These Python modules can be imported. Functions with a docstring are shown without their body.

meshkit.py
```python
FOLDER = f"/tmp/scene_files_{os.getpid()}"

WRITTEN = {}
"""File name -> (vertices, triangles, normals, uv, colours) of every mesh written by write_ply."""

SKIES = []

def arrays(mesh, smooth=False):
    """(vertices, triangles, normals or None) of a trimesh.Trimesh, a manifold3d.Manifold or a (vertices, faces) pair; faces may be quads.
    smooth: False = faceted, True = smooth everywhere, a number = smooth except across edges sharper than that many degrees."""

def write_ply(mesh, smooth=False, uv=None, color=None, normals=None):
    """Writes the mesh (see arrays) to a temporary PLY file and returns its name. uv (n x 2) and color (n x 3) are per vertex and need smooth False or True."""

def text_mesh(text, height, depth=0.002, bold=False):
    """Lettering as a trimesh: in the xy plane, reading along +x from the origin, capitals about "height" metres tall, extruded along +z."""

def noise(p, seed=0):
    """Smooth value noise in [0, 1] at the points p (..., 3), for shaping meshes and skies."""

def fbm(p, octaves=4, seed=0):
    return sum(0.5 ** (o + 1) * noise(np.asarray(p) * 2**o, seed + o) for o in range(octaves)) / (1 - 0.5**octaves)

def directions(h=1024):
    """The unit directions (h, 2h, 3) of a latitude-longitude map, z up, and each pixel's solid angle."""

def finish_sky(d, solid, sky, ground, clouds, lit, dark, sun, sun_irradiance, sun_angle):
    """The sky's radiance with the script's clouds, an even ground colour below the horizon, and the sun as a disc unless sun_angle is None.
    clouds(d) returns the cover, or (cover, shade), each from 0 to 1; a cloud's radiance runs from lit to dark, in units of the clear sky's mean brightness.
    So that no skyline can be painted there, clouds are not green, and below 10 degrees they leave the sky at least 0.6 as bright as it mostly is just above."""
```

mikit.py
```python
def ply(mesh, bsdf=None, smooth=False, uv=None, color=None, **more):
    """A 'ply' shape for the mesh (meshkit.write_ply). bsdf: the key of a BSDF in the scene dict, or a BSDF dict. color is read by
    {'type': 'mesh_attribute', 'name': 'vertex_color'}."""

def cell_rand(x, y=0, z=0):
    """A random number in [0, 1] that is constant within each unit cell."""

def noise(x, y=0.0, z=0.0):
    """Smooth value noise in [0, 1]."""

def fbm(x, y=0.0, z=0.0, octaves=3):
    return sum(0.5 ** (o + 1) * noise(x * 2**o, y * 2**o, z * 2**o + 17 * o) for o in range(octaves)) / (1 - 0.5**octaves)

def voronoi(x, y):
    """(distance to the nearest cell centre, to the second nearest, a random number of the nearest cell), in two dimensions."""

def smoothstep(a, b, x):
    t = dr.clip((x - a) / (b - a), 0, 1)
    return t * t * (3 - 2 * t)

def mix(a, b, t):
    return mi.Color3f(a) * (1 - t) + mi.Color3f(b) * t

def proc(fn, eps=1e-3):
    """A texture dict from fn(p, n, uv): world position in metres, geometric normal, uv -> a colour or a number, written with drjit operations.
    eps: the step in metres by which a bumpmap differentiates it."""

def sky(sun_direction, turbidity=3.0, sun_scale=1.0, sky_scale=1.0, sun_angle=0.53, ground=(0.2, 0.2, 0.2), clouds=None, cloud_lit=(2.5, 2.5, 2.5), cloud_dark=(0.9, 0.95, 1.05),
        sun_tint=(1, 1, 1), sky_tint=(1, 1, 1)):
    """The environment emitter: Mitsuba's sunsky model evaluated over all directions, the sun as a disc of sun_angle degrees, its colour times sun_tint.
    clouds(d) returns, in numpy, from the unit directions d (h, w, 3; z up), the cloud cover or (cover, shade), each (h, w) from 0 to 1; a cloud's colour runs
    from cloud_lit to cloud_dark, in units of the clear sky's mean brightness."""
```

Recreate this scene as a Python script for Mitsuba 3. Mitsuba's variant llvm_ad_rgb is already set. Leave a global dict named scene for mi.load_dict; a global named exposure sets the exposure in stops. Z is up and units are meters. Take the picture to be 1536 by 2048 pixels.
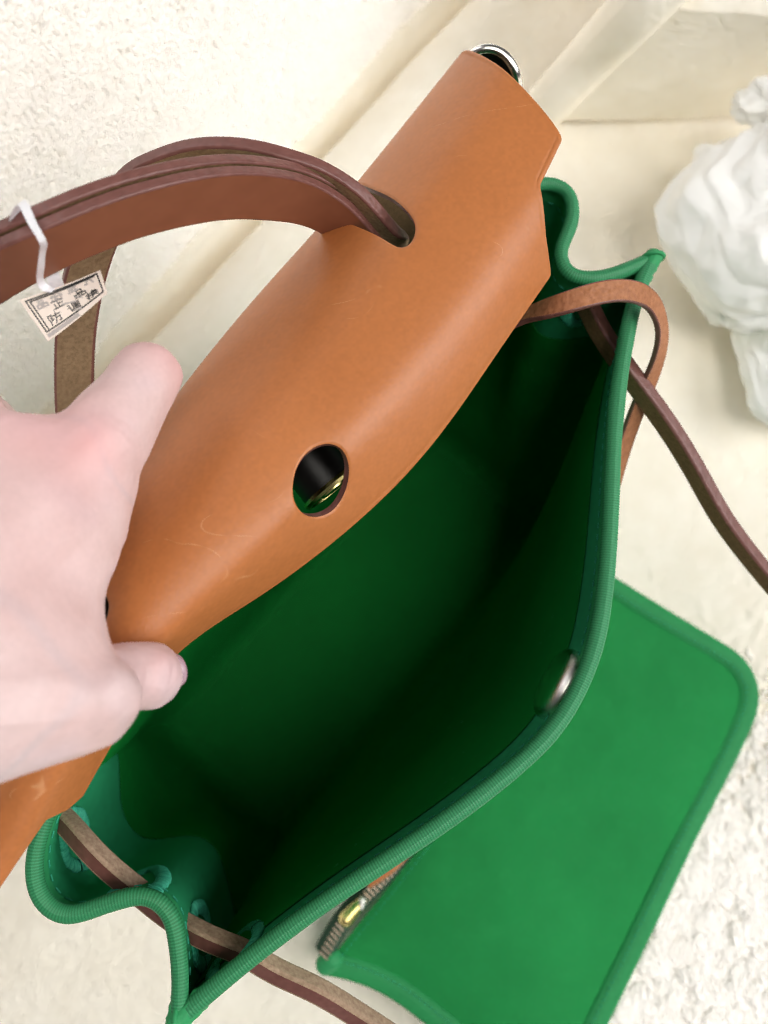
import math, numpy as np, trimesh, manifold3d as m3, mitsuba as mi, mikit, meshkit, drjit as dr
from scipy.interpolate import CubicSpline, PchipInterpolator
T = mi.ScalarTransform4f
scene = {"type": "scene"}
labels = {}
rng = np.random.default_rng(7)

# ------------------------------------------------------------------ camera
F, CX, CY = 1540.0, 768.0, 1024.0           # focal length and centre of the photograph, in its pixels
NAD = (700.0, 1360.0)                       # where straight down lies in the photograph
EYE = np.array([0.0, 0.0, 0.50])
down_c = np.array([(NAD[0] - CX) / F, -(NAD[1] - CY) / F, 1.0]); down_c /= np.linalg.norm(down_c)
up_c = np.array([0, 1.0, 0]); Zc = -down_c
Yc = up_c - Zc * (up_c @ Zc); Yc /= np.linalg.norm(Yc)
Xc = np.cross(Yc, Zc) * np.array([1, 1, 1])
# camera axes are (right, up, forward), a left-handed triple: fix the sense of X
if Xc[0] < 0: Xc = -Xc
W2C = np.array([Xc, Yc, Zc])                # rows: world axes in camera axes
RIGHT, UP, FWD = W2C[:, 0], W2C[:, 1], W2C[:, 2]
scene["camera"] = {"type": "thinlens", "fov": 2 * math.degrees(math.atan(768 / F)), "fov_axis": "x", "near_clip": 0.01, "far_clip": 50.0,
                   "aperture_radius": 0.0015, "focus_distance": 0.245,
                   "to_world": T().look_at(origin=EYE.tolist(), target=(EYE + FWD).tolist(), up=UP.tolist())}
exposure = 0.45

# ------------------------------------------------------------------ lamps
def lamp(key, pos, target, w, h, rgb, label, cat):
    scene[key] = {"type": "rectangle", "to_world": T().look_at(origin=list(pos), target=list(target), up=[0.1, 1, 0.05]).scale([w / 2, h / 2, 1]),
                  "emitter": {"type": "area", "radiance": {"type": "rgb", "value": list(rgb)}}}
    labels[key] = {"label": label, "category": cat}
lamp("ceiling_lamp", (0.36, -0.40, 2.0), (0.0, 0, 0), 0.8, 0.8, (6.4, 6.1, 5.6), "wide square white ceiling lamp hanging above the sofa", "lamp")
lamp("window", (1.5, -0.15, 1.35), (0, 0, 0.2), 1.2, 1.3, (4.5, 4.45, 4.4), "tall daylight window to the right of the sofa", "window")
lamp("window_001", (-0.95, 0.75, 1.65), (0, 0, 0.2), 0.8, 0.9, (1.9, 1.85, 1.9), "small daylight window above the sofa back", "window")
scene["room_light"] = {"type": "constant", "radiance": {"type": "rgb", "value": [0.07, 0.068, 0.066]}}

# ------------------------------------------------------------------ placing and mesh helpers
def ray(x, y):
    return RIGHT * ((x - CX) / F) - UP * ((y - CY) / F) + FWD
def P(x, y, z):
    r = ray(x, y); return EYE + r * ((z - EYE[2]) / r[2])
def PX(q):
    c = np.array([RIGHT, UP, FWD]) @ (np.asarray(q) - EYE); return CX + F * c[0] / c[2], CY - F * c[1] / c[2]
def pts(l): return np.array([P(*q) for q in l])
def nrm(v): v = np.asarray(v, float); return v / np.maximum(np.linalg.norm(v, axis=-1, keepdims=True), 1e-12)
def chord(p):
    d = np.r_[0, np.cumsum(np.linalg.norm(np.diff(p, axis=0), axis=1))]; return d
def curve(p, n, extra=None):
    """n points evenly along a smooth curve through p; extra: values per control point that follow it."""
    p = np.asarray(p, float); s = chord(p); f = CubicSpline(s, p, bc_type="natural") if len(p) > 2 else (lambda q: p[0] + (p[1] - p[0]) * (np.asarray(q)[:, None] / s[-1]))
    ss = np.linspace(0, s[-1], 40 * len(p)); q = f(ss); a = chord(q); t = np.interp(np.linspace(0, a[-1], n), a, ss)
    return (f(t), PchipInterpolator(s, extra)(t)) if extra is not None else f(t)
def add(key, mesh, bsdf, smooth=30, label=None, **kw):
    scene[key] = mikit.ply(mesh, bsdf, smooth, **kw)
    if label: labels[key] = {"label": label}
    return key
def thing(key, label, cat, **kw): labels[key] = {"label": label, "category": cat, **kw}
def grid_faces(n, m, wrap=False):
    i, j = np.meshgrid(np.arange(n - 1), np.arange(m if wrap else m - 1), indexing="ij")
    a = i * m + j; b = i * m + (j + 1) % m; c = a + m; d = (i + 1) * m + (j + 1) % m
    return np.vstack([np.c_[a.ravel(), b.ravel(), d.ravel()], np.c_[a.ravel(), d.ravel(), c.ravel()]])
def gridn(g):
    du = np.gradient(g, axis=0); dv = np.gradient(g, axis=1); return nrm(np.cross(du, dv))
def sheet(g, th, sign=1):
    """a grid of points (n, m, 3) given the thickness th along sign * normal: a closed solid."""
    n, m, _ = g.shape; o = g + gridn(g) * th * sign
    f = grid_faces(n, m); k = n * m
    rim = np.r_[np.arange(m), np.arange(1, n) * m + m - 1, (n - 1) * m + np.arange(m - 2, -1, -1), np.arange(n - 2, 0, -1) * m]
    r2 = np.roll(rim, -1)
    side = np.vstack([np.c_[rim, rim + k, r2], np.c_[r2, rim + k, r2 + k]])
    t = trimesh.Trimesh(np.vstack([g.reshape(-1, 3), o.reshape(-1, 3)]), np.vstack([f, f[:, ::-1] + k, side]), process=False)
    if t.volume < 0: t.invert()
    return t
def frames(p, closed=False):
    t = nrm(np.gradient(p, axis=0)); n = np.zeros_like(p)
    a = np.array([0, 0, 1.0]) if abs(t[0][2]) < .9 else np.array([1.0, 0, 0])
    n[0] = nrm(a - t[0] * (a @ t[0]))
    for i in range(1, len(p)):
        n[i] = nrm(n[i - 1] - t[i] * (n[i - 1] @ t[i]))
    return t, n, np.cross(t, n)
def tube(p, r, k=14, flat=1.0, cap=True):
    """swept tube with uv (arc length, angle share)"""
    p = np.asarray(p, float); t, n, b = frames(p); r = np.broadcast_to(r, len(p))
    a = np.linspace(0, 2 * np.pi, k + 1)
    v = (p[:, None] + r[:, None, None] * (np.cos(a)[None, :, None] * n[:, None] + flat * np.sin(a)[None, :, None] * b[:, None]))
    uv = np.stack(np.broadcast_arrays(chord(p)[:, None], a[None] / (2 * np.pi)), -1)
    V, UV, Fc = v.reshape(-1, 3), uv.reshape(-1, 2), grid_faces(len(p), k + 1)
    if cap:
        for i, s in ((0, 1), (len(p) - 1, -1)):
            c = len(V); V = np.vstack([V, p[i] - s * t[i] * r[i] * .5]); UV = np.vstack([UV, UV[i * (k + 1)]])
            q = i * (k + 1) + np.arange(k); Fc = np.vstack([Fc, np.c_[np.full(k, c), q + 1, q][:, ::s]])
    m = trimesh.Trimesh(V, Fc, process=False)
    return m, UV
def add_tube(key, p, r, bsdf, k=14, **kw):
    m, uv = tube(p, r, k, **kw)
    if m.volume < 0: m = trimesh.Trimesh(m.vertices, m.faces[:, ::-1], process=False)
    scene[key] = mikit.ply(m, bsdf, True, uv=uv); return m
def strap(key, path, roll, w, th, mats, n=90, hint=None, rough=0.0, r0=None):
    """a leather strap: path of (px, py, z), roll in degrees of its width about the path as seen from the eye (0: flat towards it),
    or hint: a width direction per control point. Children: grain_side, suede_side, edge, edge_001."""
    c = np.array([q if r0 else P(*q) for q in path]) if r0 else pts(path)
    roll = np.broadcast_to(np.asarray(roll, float), len(c))
    p, rr = curve(c, n, roll)
    t = nrm(np.gradient(p, axis=0)); v = nrm(EYE - p)
    B = nrm(np.cross(t, v)); V = np.cross(B, t); rr = np.radians(rr)[:, None]
    if hint is None:
        Wd = np.cos(rr) * B + np.sin(rr) * V
    else:
        h = np.asarray(hint, float); h = np.broadcast_to(h, (len(c), 3)); s = chord(c)
        ss = np.linspace(0, s[-1], n); Wd = np.stack([np.interp(ss, s, h[:, k]) for k in range(3)], 1)
        Wd = nrm(Wd - t * (Wd * t).sum(1, keepdims=True))
    Td = np.cross(t, Wd)
    e = min(th * .22, w * .2)
    # corner line of the section: grain (+T), edge (+W), suede (-T), edge (-W)
    def row(a, b):
        return p + Wd * np.asarray(a).reshape(-1, 1) + Td * np.asarray(b).reshape(-1, 1)
    wob = (meshkit.fbm(p * 900, 3) - .5) * rough
    def face(name, sect, mat):
        g = np.stack([row(a + (wob if abs(a) > w * .3 else 0), b) for a, b in sect], 1)
        m = trimesh.Trimesh(g.reshape(-1, 3), grid_faces(*g.shape[:2]), process=False)
        scene[key + "__" + name] = mikit.ply(m, mat, True)
    w2, t2 = w / 2, th / 2
    ws = np.linspace(-w2 + e, w2 - e, 5)
    face("grain_side", [(x, t2) for x in ws[::-1]], mats[0])
    face("suede_side", [(x, -t2) for x in ws], mats[1])
    rs = [(1 - math.sin(a), math.cos(a)) for a in np.linspace(0, np.pi / 2, 5)]
    ed = [(w2 - e * (1 - math.sin(a)), t2 - e * (1 - math.cos(a))) for a in np.linspace(0, np.pi / 2, 5)]
    ed = ed + [(a, -b) for a, b in ed[::-1]]
    face("edge", ed[::-1], mats[2]); face("edge_001", [(-a, b) for a, b in ed], mats[2])
    for i, nm in ((0, "end"), (n - 1, "end_001")):
        q = np.array([p[i] + Wd[i] * a + Td[i] * b for a, b in ((-w2 + e, -t2), (w2 - e, -t2), (w2, 0), (w2 - e, t2), (-w2 + e, t2), (-w2, 0))])
        scene[key + "__" + nm] = mikit.ply(trimesh.Trimesh(q, [[0, k, k + 1] for k in range(1, 5)], process=False), mats[2])
    return p
def blob(chains, fine, iters=8, hulls=()):
    """smooth body: hulls of spheres along the chains, joined"""
    parts = []
    for ch in chains:
        sp = [m3.Manifold.sphere(r, 28).translate(tuple(c)) for c, r in ch]
        parts += [m3.Manifold.batch_hull([a, b]) for a, b in zip(sp, sp[1:])]
    parts += [m3.Manifold.batch_hull([m3.Manifold.sphere(r, 28).translate(tuple(c)) for c, r in h]) for h in hulls]
    m = m3.Manifold.batch_boolean(parts, m3.OpType.Add).refine_to_length(fine)
    k = m.to_mesh(); t = trimesh.Trimesh(k.vert_properties[:, :3], k.tri_verts, process=True)
    trimesh.smoothing.filter_taubin(t, lamb=.5, nu=.52, iterations=iters)
    return t

# ------------------------------------------------------------------ materials
def tw(d): return {"type": "twosided", "b": d}
def rgb(*c): return {"type": "rgb", "value": list(c)}
def bump(d, fn, scale, eps): return {"type": "bumpmap", "scale": scale, "t": mikit.proc(fn, eps), "b": d}
N, FB, SS = mikit.noise, mikit.fbm, mikit.smoothstep
def leather_col(p, n, uv):
    a = FB(p.x * 45, p.y * 45, p.z * 45, 4); b = FB(p.x * 900, p.y * 900, p.z * 900, 2)
    s = dr.abs(FB(p.x * 22 + 13, p.y * 34 + 2, p.z * 26 + 11, 3) - 0.5); m = SS(.50, .66, N(p.x * 60 + 9, p.y * 60, p.z * 60))
    scr = SS(.0035, .0, s) * m * SS(.4, .7, N(p.x * 300, p.y * 300, p.z * 300))
    c = mikit.mix((.42, .140, .040), (.48, .170, .052), a) * (.93 + .14 * b)
    return mikit.mix(c, (.62, .33, .16), scr * .45)
def leather_h(p, n, uv):
    v = FB(p.x * 1500, p.y * 1500, p.z * 1500, 3) + 2.0 * FB(p.x * 120, p.y * 120, p.z * 120, 2)
    return v
scene["leather"] = tw(bump({"type": "principled", "base_color": mikit.proc(leather_col), "roughness": .44, "specular": .5}, leather_h, .00012, .0004))
def canvas_col(base):
    def f(p, n, uv):
        a = FB(p.x * 30, p.y * 30, p.z * 30, 4); b = N(p.x * 1800, p.y * 1800, p.z * 1800)
        return mi.Color3f(*base) * (.82 + .28 * a + .12 * b)
    return f
def canvas_h(p, n, uv): return dr.sin((p.x + p.y * .6 + p.z * .8) * 6500) * .5 + N(p.x * 2600, p.y * 2600, p.z * 2600)
scene["canvas"] = tw(bump({"type": "principled", "base_color": mikit.proc(canvas_col((.018, .25, .105))), "roughness": .62, "specular": .3, "sheen": .3}, canvas_h, .00009, .0002))
scene["pouch_canvas"] = tw(bump({"type": "principled", "base_color": mikit.proc(canvas_col((.011, .255, .060))), "roughness": .7, "specular": .25, "sheen": .4}, lambda p, n, uv: dr.sin((p.x + p.y * .7) * 5200) + dr.sin((p.y - p.x * .7) * 5200) + 3 * FB(p.x * 400, p.y * 400, p.z * 400, 3), .00012, .0003))
def shaded_lining_col(p, n, uv):  # canvas green darkened to carry the shade inside the bag
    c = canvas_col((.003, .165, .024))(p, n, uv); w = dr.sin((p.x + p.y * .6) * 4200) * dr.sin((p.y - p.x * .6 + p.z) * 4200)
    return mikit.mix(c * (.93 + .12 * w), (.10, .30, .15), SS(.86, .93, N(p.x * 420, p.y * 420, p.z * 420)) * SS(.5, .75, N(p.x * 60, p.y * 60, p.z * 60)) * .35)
scene["shaded_lining_cloth"] = tw(bump({"type": "principled", "base_color": mikit.proc(shaded_lining_col), "roughness": .8, "specular": .15, "sheen": .3}, lambda p, n, uv: FB(p.x * 45, p.y * 45, p.z * 45, 3), .0025, .001))
scene["pouch_trim"] = tw(bump({"type": "principled", "base_color": mikit.proc(canvas_col((.017, .25, .075))), "roughness": .65, "specular": .3, "sheen": .4}, canvas_h, .00015, .0004))
def rib_h(p, n, uv): return dr.sin(uv.x * 2 * math.pi / .00095)
scene["piping"] = tw(bump({"type": "principled", "base_color": mikit.proc(lambda p, n, uv: mikit.mix((.021, .185, .072), (.042, .275, .115), .5 + .5 * dr.sin(uv.x * 2 * math.pi / .00095))), "roughness": .5, "specular": .35, "sheen": .4}, rib_h, .00006, .0001))
scene["smooth_piping"] = tw({"type": "principled", "base_color": mikit.proc(canvas_col((.028, .28, .10))), "roughness": .6, "specular": .3, "sheen": .4})
def stitch_h(p, n, uv): return dr.sin(uv.x * 2 * math.pi / .0008 + uv.y * 9) + N(p.x * 2500, p.y * 2500, p.z * 2500)
scene["stitching"] = tw(bump({"type": "principled", "base_color": mikit.proc(lambda p, n, uv: mikit.mix((.02, .32, .18), (.08, .56, .37), N(uv.x * 2600, uv.y * 6))), "roughness": .6, "specular": .25, "sheen": .5}, stitch_h, .00018, .0001))
def edge_col(p, n, uv):
    return mikit.mix((.125, .047, .038), (.195, .080, .067), FB(p.x * 500, p.y * 500, p.z * 500, 3))
scene["burnished_edge"] = tw(bump({"type": "principled", "base_color": mikit.proc(edge_col), "roughness": .42, "specular": .55}, lambda p, n, uv: FB(p.x * 900, p.y * 900, p.z * 900, 3), .0003, .0004))
scene["brown_grain"] = tw(bump({"type": "principled", "base_color": mikit.proc(lambda p, n, uv: mikit.mix((.215, .080, .042), (.255, .098, .053), FB(p.x * 200, p.y * 200, p.z * 200, 3))), "roughness": .5, "specular": .35}, leather_h, .00003, .0004))
def suede(a, b):
    return tw(bump({"type": "principled", "base_color": mikit.proc(lambda p, n, uv: mikit.mix(a, b, FB(p.x * 1100, p.y * 1100, p.z * 1100, 3))), "roughness": .95, "specular": .1, "sheen": .5},
                   lambda p, n, uv: FB(p.x * 1300, p.y * 1300, p.z * 1300, 3), .0006, .0003))
scene["suede"] = suede((.22, .14, .09), (.46, .33, .24))
scene["dark_suede"] = suede((.085, .05, .024), (.20, .125, .062))
scene["tan_suede"] = suede((.15, .10, .055), (.33, .235, .14))
scene["rust_grain"] = tw(bump({"type": "principled", "base_color": mikit.proc(lambda p, n, uv: mikit.mix((.26, .095, .040), (.44, .19, .088), FB(p.x * 900, p.y * 900, p.z * 900, 3))), "roughness": .55, "specular": .35}, lambda p, n, uv: FB(p.x * 800, p.y * 800, p.z * 800, 3), .0007, .0003))
scene["zip_cloth"] = tw({"type": "principled", "base_color": rgb(.02, .06, .035), "roughness": .8})
scene["zip_metal"] = tw({"type": "principled", "base_color": rgb(.32, .26, .20), "metallic": .9, "roughness": .35})
scene["chrome"] = tw({"type": "roughconductor", "material": "Ag", "alpha": .09})
scene["gold"] = tw({"type": "roughconductor", "material": "Au", "alpha": .15})
scene["polished"] = tw({"type": "roughconductor", "material": "Ag", "alpha": .2})
scene["steel"] = tw({"type": "roughconductor", "material": "Ag", "alpha": .34})
scene["black"] = tw({"type": "roughplastic", "diffuse_reflectance": rgb(.01, .009, .009), "alpha": .2})
def fleece_col(p, n, uv): return mikit.mix((.965, .935, .895), (.985, .965, .94), FB(p.x * 160, p.y * 160, p.z * 160, 3))
scene["fleece"] = tw({"type": "principled", "base_color": mikit.proc(fleece_col), "roughness": .95, "specular": .05, "sheen": .3})
scene["loop_fleece"] = {"type": "principledthin", "base_color": rgb(.96, .95, .925), "roughness": .6, "diff_trans": 1.0, "spec_trans": 0.0}
def short_col(p, n, uv): return mikit.mix((.81, .755, .64), (.89, .85, .76), FB(p.x * 60, p.y * 60, p.z * 60, 4))
scene["short_fleece"] = tw(bump({"type": "principled", "base_color": mikit.proc(short_col), "roughness": .9, "specular": .1, "sheen": .4}, lambda p, n, uv: FB(p.x * 300, p.y * 300, p.z * 300, 4), .0016, .001))
scene["white_ribbon"] = tw({"type": "principled", "base_color": rgb(.80, .80, .84), "roughness": .35, "specular": .5})
scene["tag_card"] = tw({"type": "principled", "base_color": rgb(.72, .63, .56), "roughness": .5, "specular": .4})
scene["black_ink"] = tw({"type": "diffuse", "reflectance": rgb(.03, .03, .03)})
scene["grey_ink"] = tw({"type": "diffuse", "reflectance": rgb(.42, .38, .36)})
scene["white_film"] = tw(bump({"type": "principled", "base_color": rgb(.82, .82, .80), "roughness": .35, "specular": .5, "clearcoat": .4, "clearcoat_gloss": .9}, lambda p, n, uv: FB(p.x * 60, p.y * 60, p.z * 60, 3), .003, .001))

# ------------------------------------------------------------------ the sofa
thing("sofa", "cream teddy fleece sofa that everything lies on", "sofa")
L0, L1 = P(880, 0, 0), P(160, 760, 0)
la = nrm(L1 - L0); lo = nrm(np.cross([0, 0, 1], la))           # along the crease, and away from the seat
if lo @ (P(300, 100, 0) - L0) < 0: lo = -lo
def fuzz(g, n, amp, seed):
    q = g * 1.0
    h = meshkit.fbm(q * 160, 2, seed) * .55 + meshkit.noise(q * 420, seed + 5) * .45
    return g + n * ((h - .5) * 2 * amp)[..., None]
def curls(base, nor, count_pts, seed, size, lift):
    """little fleece loops lying on the surface, one mesh"""
    r = np.random.default_rng(seed); n = len(base)
    t = nrm(np.cross(nor, r.normal(size=(n, 3)))); b = np.cross(nor, t)
    K, R = 5, 4
    ang = np.linspace(0, 1, K)[None] * r.uniform(2.0, 4.6, (n, 1)); rad = size * r.uniform(.4, 1.5, (n, 1))
    c = base[:, None] + (t[:, None] * np.cos(ang)[..., None] + b[:, None] * np.sin(ang)[..., None]) * rad[..., None] + nor[:, None] * (lift * np.sin(np.linspace(.1, 3.0, K))[None] * r.uniform(.5, 1.4, (n, 1)))[..., None]
    th = rad[..., None] * .50 * np.sin(np.linspace(.5, 2.64, K))[None, :, None]
    e1 = -t[:, None] * np.cos(ang)[..., None] - b[:, None] * np.sin(ang)[..., None]; e2 = nor[:, None] + 0 * e1
    a = np.arange(R) * 2 * np.pi / R
    v = c[:, :, None] + th[..., None] * (e1[:, :, None] * np.cos(a)[None, None, :, None] + e2[:, :, None] * np.sin(a)[None, None, :, None])
    f1 = grid_faces(K, R, True); f = (f1[None] + (np.arange(n) * K * R)[:, None, None]).reshape(-1, 3)
    return trimesh.Trimesh(v.reshape(-1, 3), f, process=False)
# seat
sx, sy = np.meshgrid(np.arange(-.85, .95, .0024), np.arange(-.80, 1.0, .0024), indexing="ij")
seat = np.stack([sx, sy, np.zeros_like(sx)], -1)
side = (seat - L0) @ lo
seat = seat[:, :]
seat[..., 2] += -.012 + .006 * (meshkit.fbm(seat * 9, 3, 2) - .5) * 2
seat[..., 2] += .010 * np.exp(-((side + .035) / .022) ** 2)     # the roll beside the crease
seat[..., 2] -= .03 * np.exp(-((side - .0) / .008) ** 2)
fl = meshkit.fbm(seat * 160, 2, 3) * .5 + meshkit.noise(seat * 330, 8) * .5
pz = (seat.reshape(-1, 3) - EYE) @ np.array([RIGHT, UP, FWD]).T; deep = np.array(P(1150, 1250, 0)), nrm(P(1500, 1900, 0) - P(1150, 1250, 0))
wild = np.clip(((seat - deep[0]) @ deep[1]) / .10, 0, 1) * np.clip((seat[..., 0] - .08) / .05, 0, 1)
seat[..., 2] += wild * .0058 * (meshkit.noise(seat * 150, 12) * .6 + meshkit.noise(seat * 300, 13) * .4 - .5)
seat[..., 2] += (fl - .5) * .0030 * (.3 + .7 * meshkit.fbm(seat * 14, 2, 31))
add("sofa__seat_cushion", (seat.reshape(-1, 3), grid_faces(*seat.shape[:2])[:, ::-1] if False else grid_faces(*seat.shape[:2])), "short_fleece", True)
# back cushion: rises from the crease, leaning away
bu, bv = np.meshgrid(np.arange(-.75, .75, .0018), np.arange(0, .62, .0018), indexing="ij")
lean = math.radians(24)
prof_o = .004 + bv * math.sin(lean) + .012 * (1 - np.exp(-bv / .03)) * -1 + .012
prof_z = -.02 + bv * math.cos(lean)
back = L0 + la * bu[..., None] + lo * prof_o[..., None] + np.array([0, 0, 1.0]) * prof_z[..., None]
bn = gridn(back); bn *= np.sign((bn @ -lo).mean())
back = back + bn * ((meshkit.fbm(back * 7, 3, 11) - .5) * .016)[..., None]
base_back = back.copy()
back = fuzz(back, bn, .0014, 21)
add("sofa__back_cushion", (back.reshape(-1, 3), grid_faces(*back.shape[:2])), "fleece", True)
pxy = np.array([RIGHT, UP, FWD]) @ (back.reshape(-1, 3) - EYE).T; pxy = np.c_[CX + F * pxy[0] / pxy[2], CY - F * pxy[1] / pxy[2]]
ok = np.nonzero((pxy[:, 0] > -60) & (pxy[:, 0] < 930) & (pxy[:, 1] > -60) & (pxy[:, 1] < 900))[0]
pick = rng.choice(ok, 26000)
add("sofa__fleece_pile", curls(back.reshape(-1, 3)[pick], bn.reshape(-1, 3)[pick], 0, 5, .0023, .0017), "fleece", True); labels["sofa__fleece_pile"] = {"kind": "stuff"}
sp = seat.reshape(-1, 3); pxy = np.array([RIGHT, UP, FWD]) @ (sp - EYE).T; pxy = np.c_[CX + F * pxy[0] / pxy[2], CY - F * pxy[1] / pxy[2]]
wt = np.clip((pxy[:, 1] - 1250) / 450, 0, 1) ** 2 * (pxy[:, 0] > 1100) ; wt *= (pxy[:, 0] > -60) & (pxy[:, 0] < 1620) & (pxy[:, 1] < 2130)
pick = rng.choice(len(sp), 16000, p=wt / wt.sum())
add("sofa__fleece_pile_001", curls(sp[pick], np.tile([0, 0, 1.0], (len(pick), 1)), 0, 6, .0022, .0007), "fleece", True); labels["sofa__fleece_pile_001"] = {"kind": "stuff"}
# the welt and the inner face of the arm at the far end
add_tube("sofa__welt", curve(pts([(1420, -130, .13), (1286, 5, .10), (1190, 106, .05), (1097, 205, .008), (1060, 245, -.02)]), 60), np.linspace(.019, .016, 60), "short_fleece", 20)
top = curve(pts([(1320, -2, .10), (1350, 12, .10), (1450, 22, .10), (1560, 34, .10), (1700, 60, .10), (1900, 95, .10)]), 60)
bot = curve(pts([(1080, 240, -.004), (1200, 240, -.003), (1400, 236, -.003), (1600, 232, -.003), (1900, 225, -.003)]), 60)
arm = []
for v in np.linspace(0, 1, 40): arm.append(bot * (1 - v) + top * v + np.array([0, 0, .012 * math.sin(v * math.pi)]))
outw = nrm(np.array([-(top[-1] - top[0])[1], (top[-1] - top[0])[0], 0])); outw = outw if outw[1] > 0 else -outw
for k in range(1, 14): a = min(k / 6, 1.0) * math.pi / 2; arm.append(top + outw * (.03 * math.sin(a) + max(0, k - 6) * .06) + np.array([0, 0, .02 * math.sin(a)]))
arm = np.array(arm)
add("sofa__arm", (arm.reshape(-1, 3), grid_faces(*arm.shape[:2])), "short_fleece", True)

# ------------------------------------------------------------------ the bag: body
thing("handbag", "open green canvas handbag with a tan leather flap and brown straps", "handbag")
RZ = .235
front = curve(pts([(1302, 520, RZ), (1276, 580, RZ), (1250, 680, RZ - .001), (1232, 800, RZ - .002), (1222, 950, RZ - .003), (1216, 1080, RZ - .004), (1206, 1190, RZ - .004), (1186, 1295, RZ - .004), (1148, 1390, RZ - .004),
                   (1090, 1475, RZ - .003), (1000, 1558, RZ - .002), (850, 1668, RZ - .001), (700, 1768, RZ), (550, 1875, RZ), (450, 1955, RZ), (358, 2034, RZ)]), 120)
gl = curve(pts([(358, 2034, RZ), (362, 1960, RZ), (357, 1890, RZ), (338, 1822, RZ), (300, 1793, RZ), (250, 1795, RZ), (190, 1815, RZ), (130, 1825, RZ), (88, 1795, RZ), (72, 1735, RZ), (84, 1665, RZ), (122, 1575, RZ - .002)]), 70)
gr = curve(pts([(1040, 385, RZ), (1085, 372, RZ), (1128, 385, RZ), (1143, 425, RZ), (1131, 475, RZ), (1120, 515, RZ), (1134, 547, RZ), (1180, 560, RZ), (1240, 547, RZ), (1302, 520, RZ)]), 70)
bow = nrm(P(600, 900, RZ) - P(720, 1000, RZ)) * .022
backr = curve(np.array([gl[-1], gl[-1] * .85 + gr[0] * .15 + bow * .7, gl[-1] * .5 + gr[0] * .5 + bow, gl[-1] * .15 + gr[0] * .85 + bow * .5, gr[0]]), 90)
base_f0, base_f1 = P(1100, 1040, .008), P(555, 1690, .008)
ax = nrm(base_f0 - base_f1); ax[2] = 0; ax = nrm(ax); fn = nrm(np.cross(ax, [0, 0, 1]))
if fn @ (P(1000, 1300, .2) - P(700, 1100, .2)) < 0: fn = -fn
base_b0, base_b1 = base_f0 - fn * .105, base_f1 - fn * .105
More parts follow.
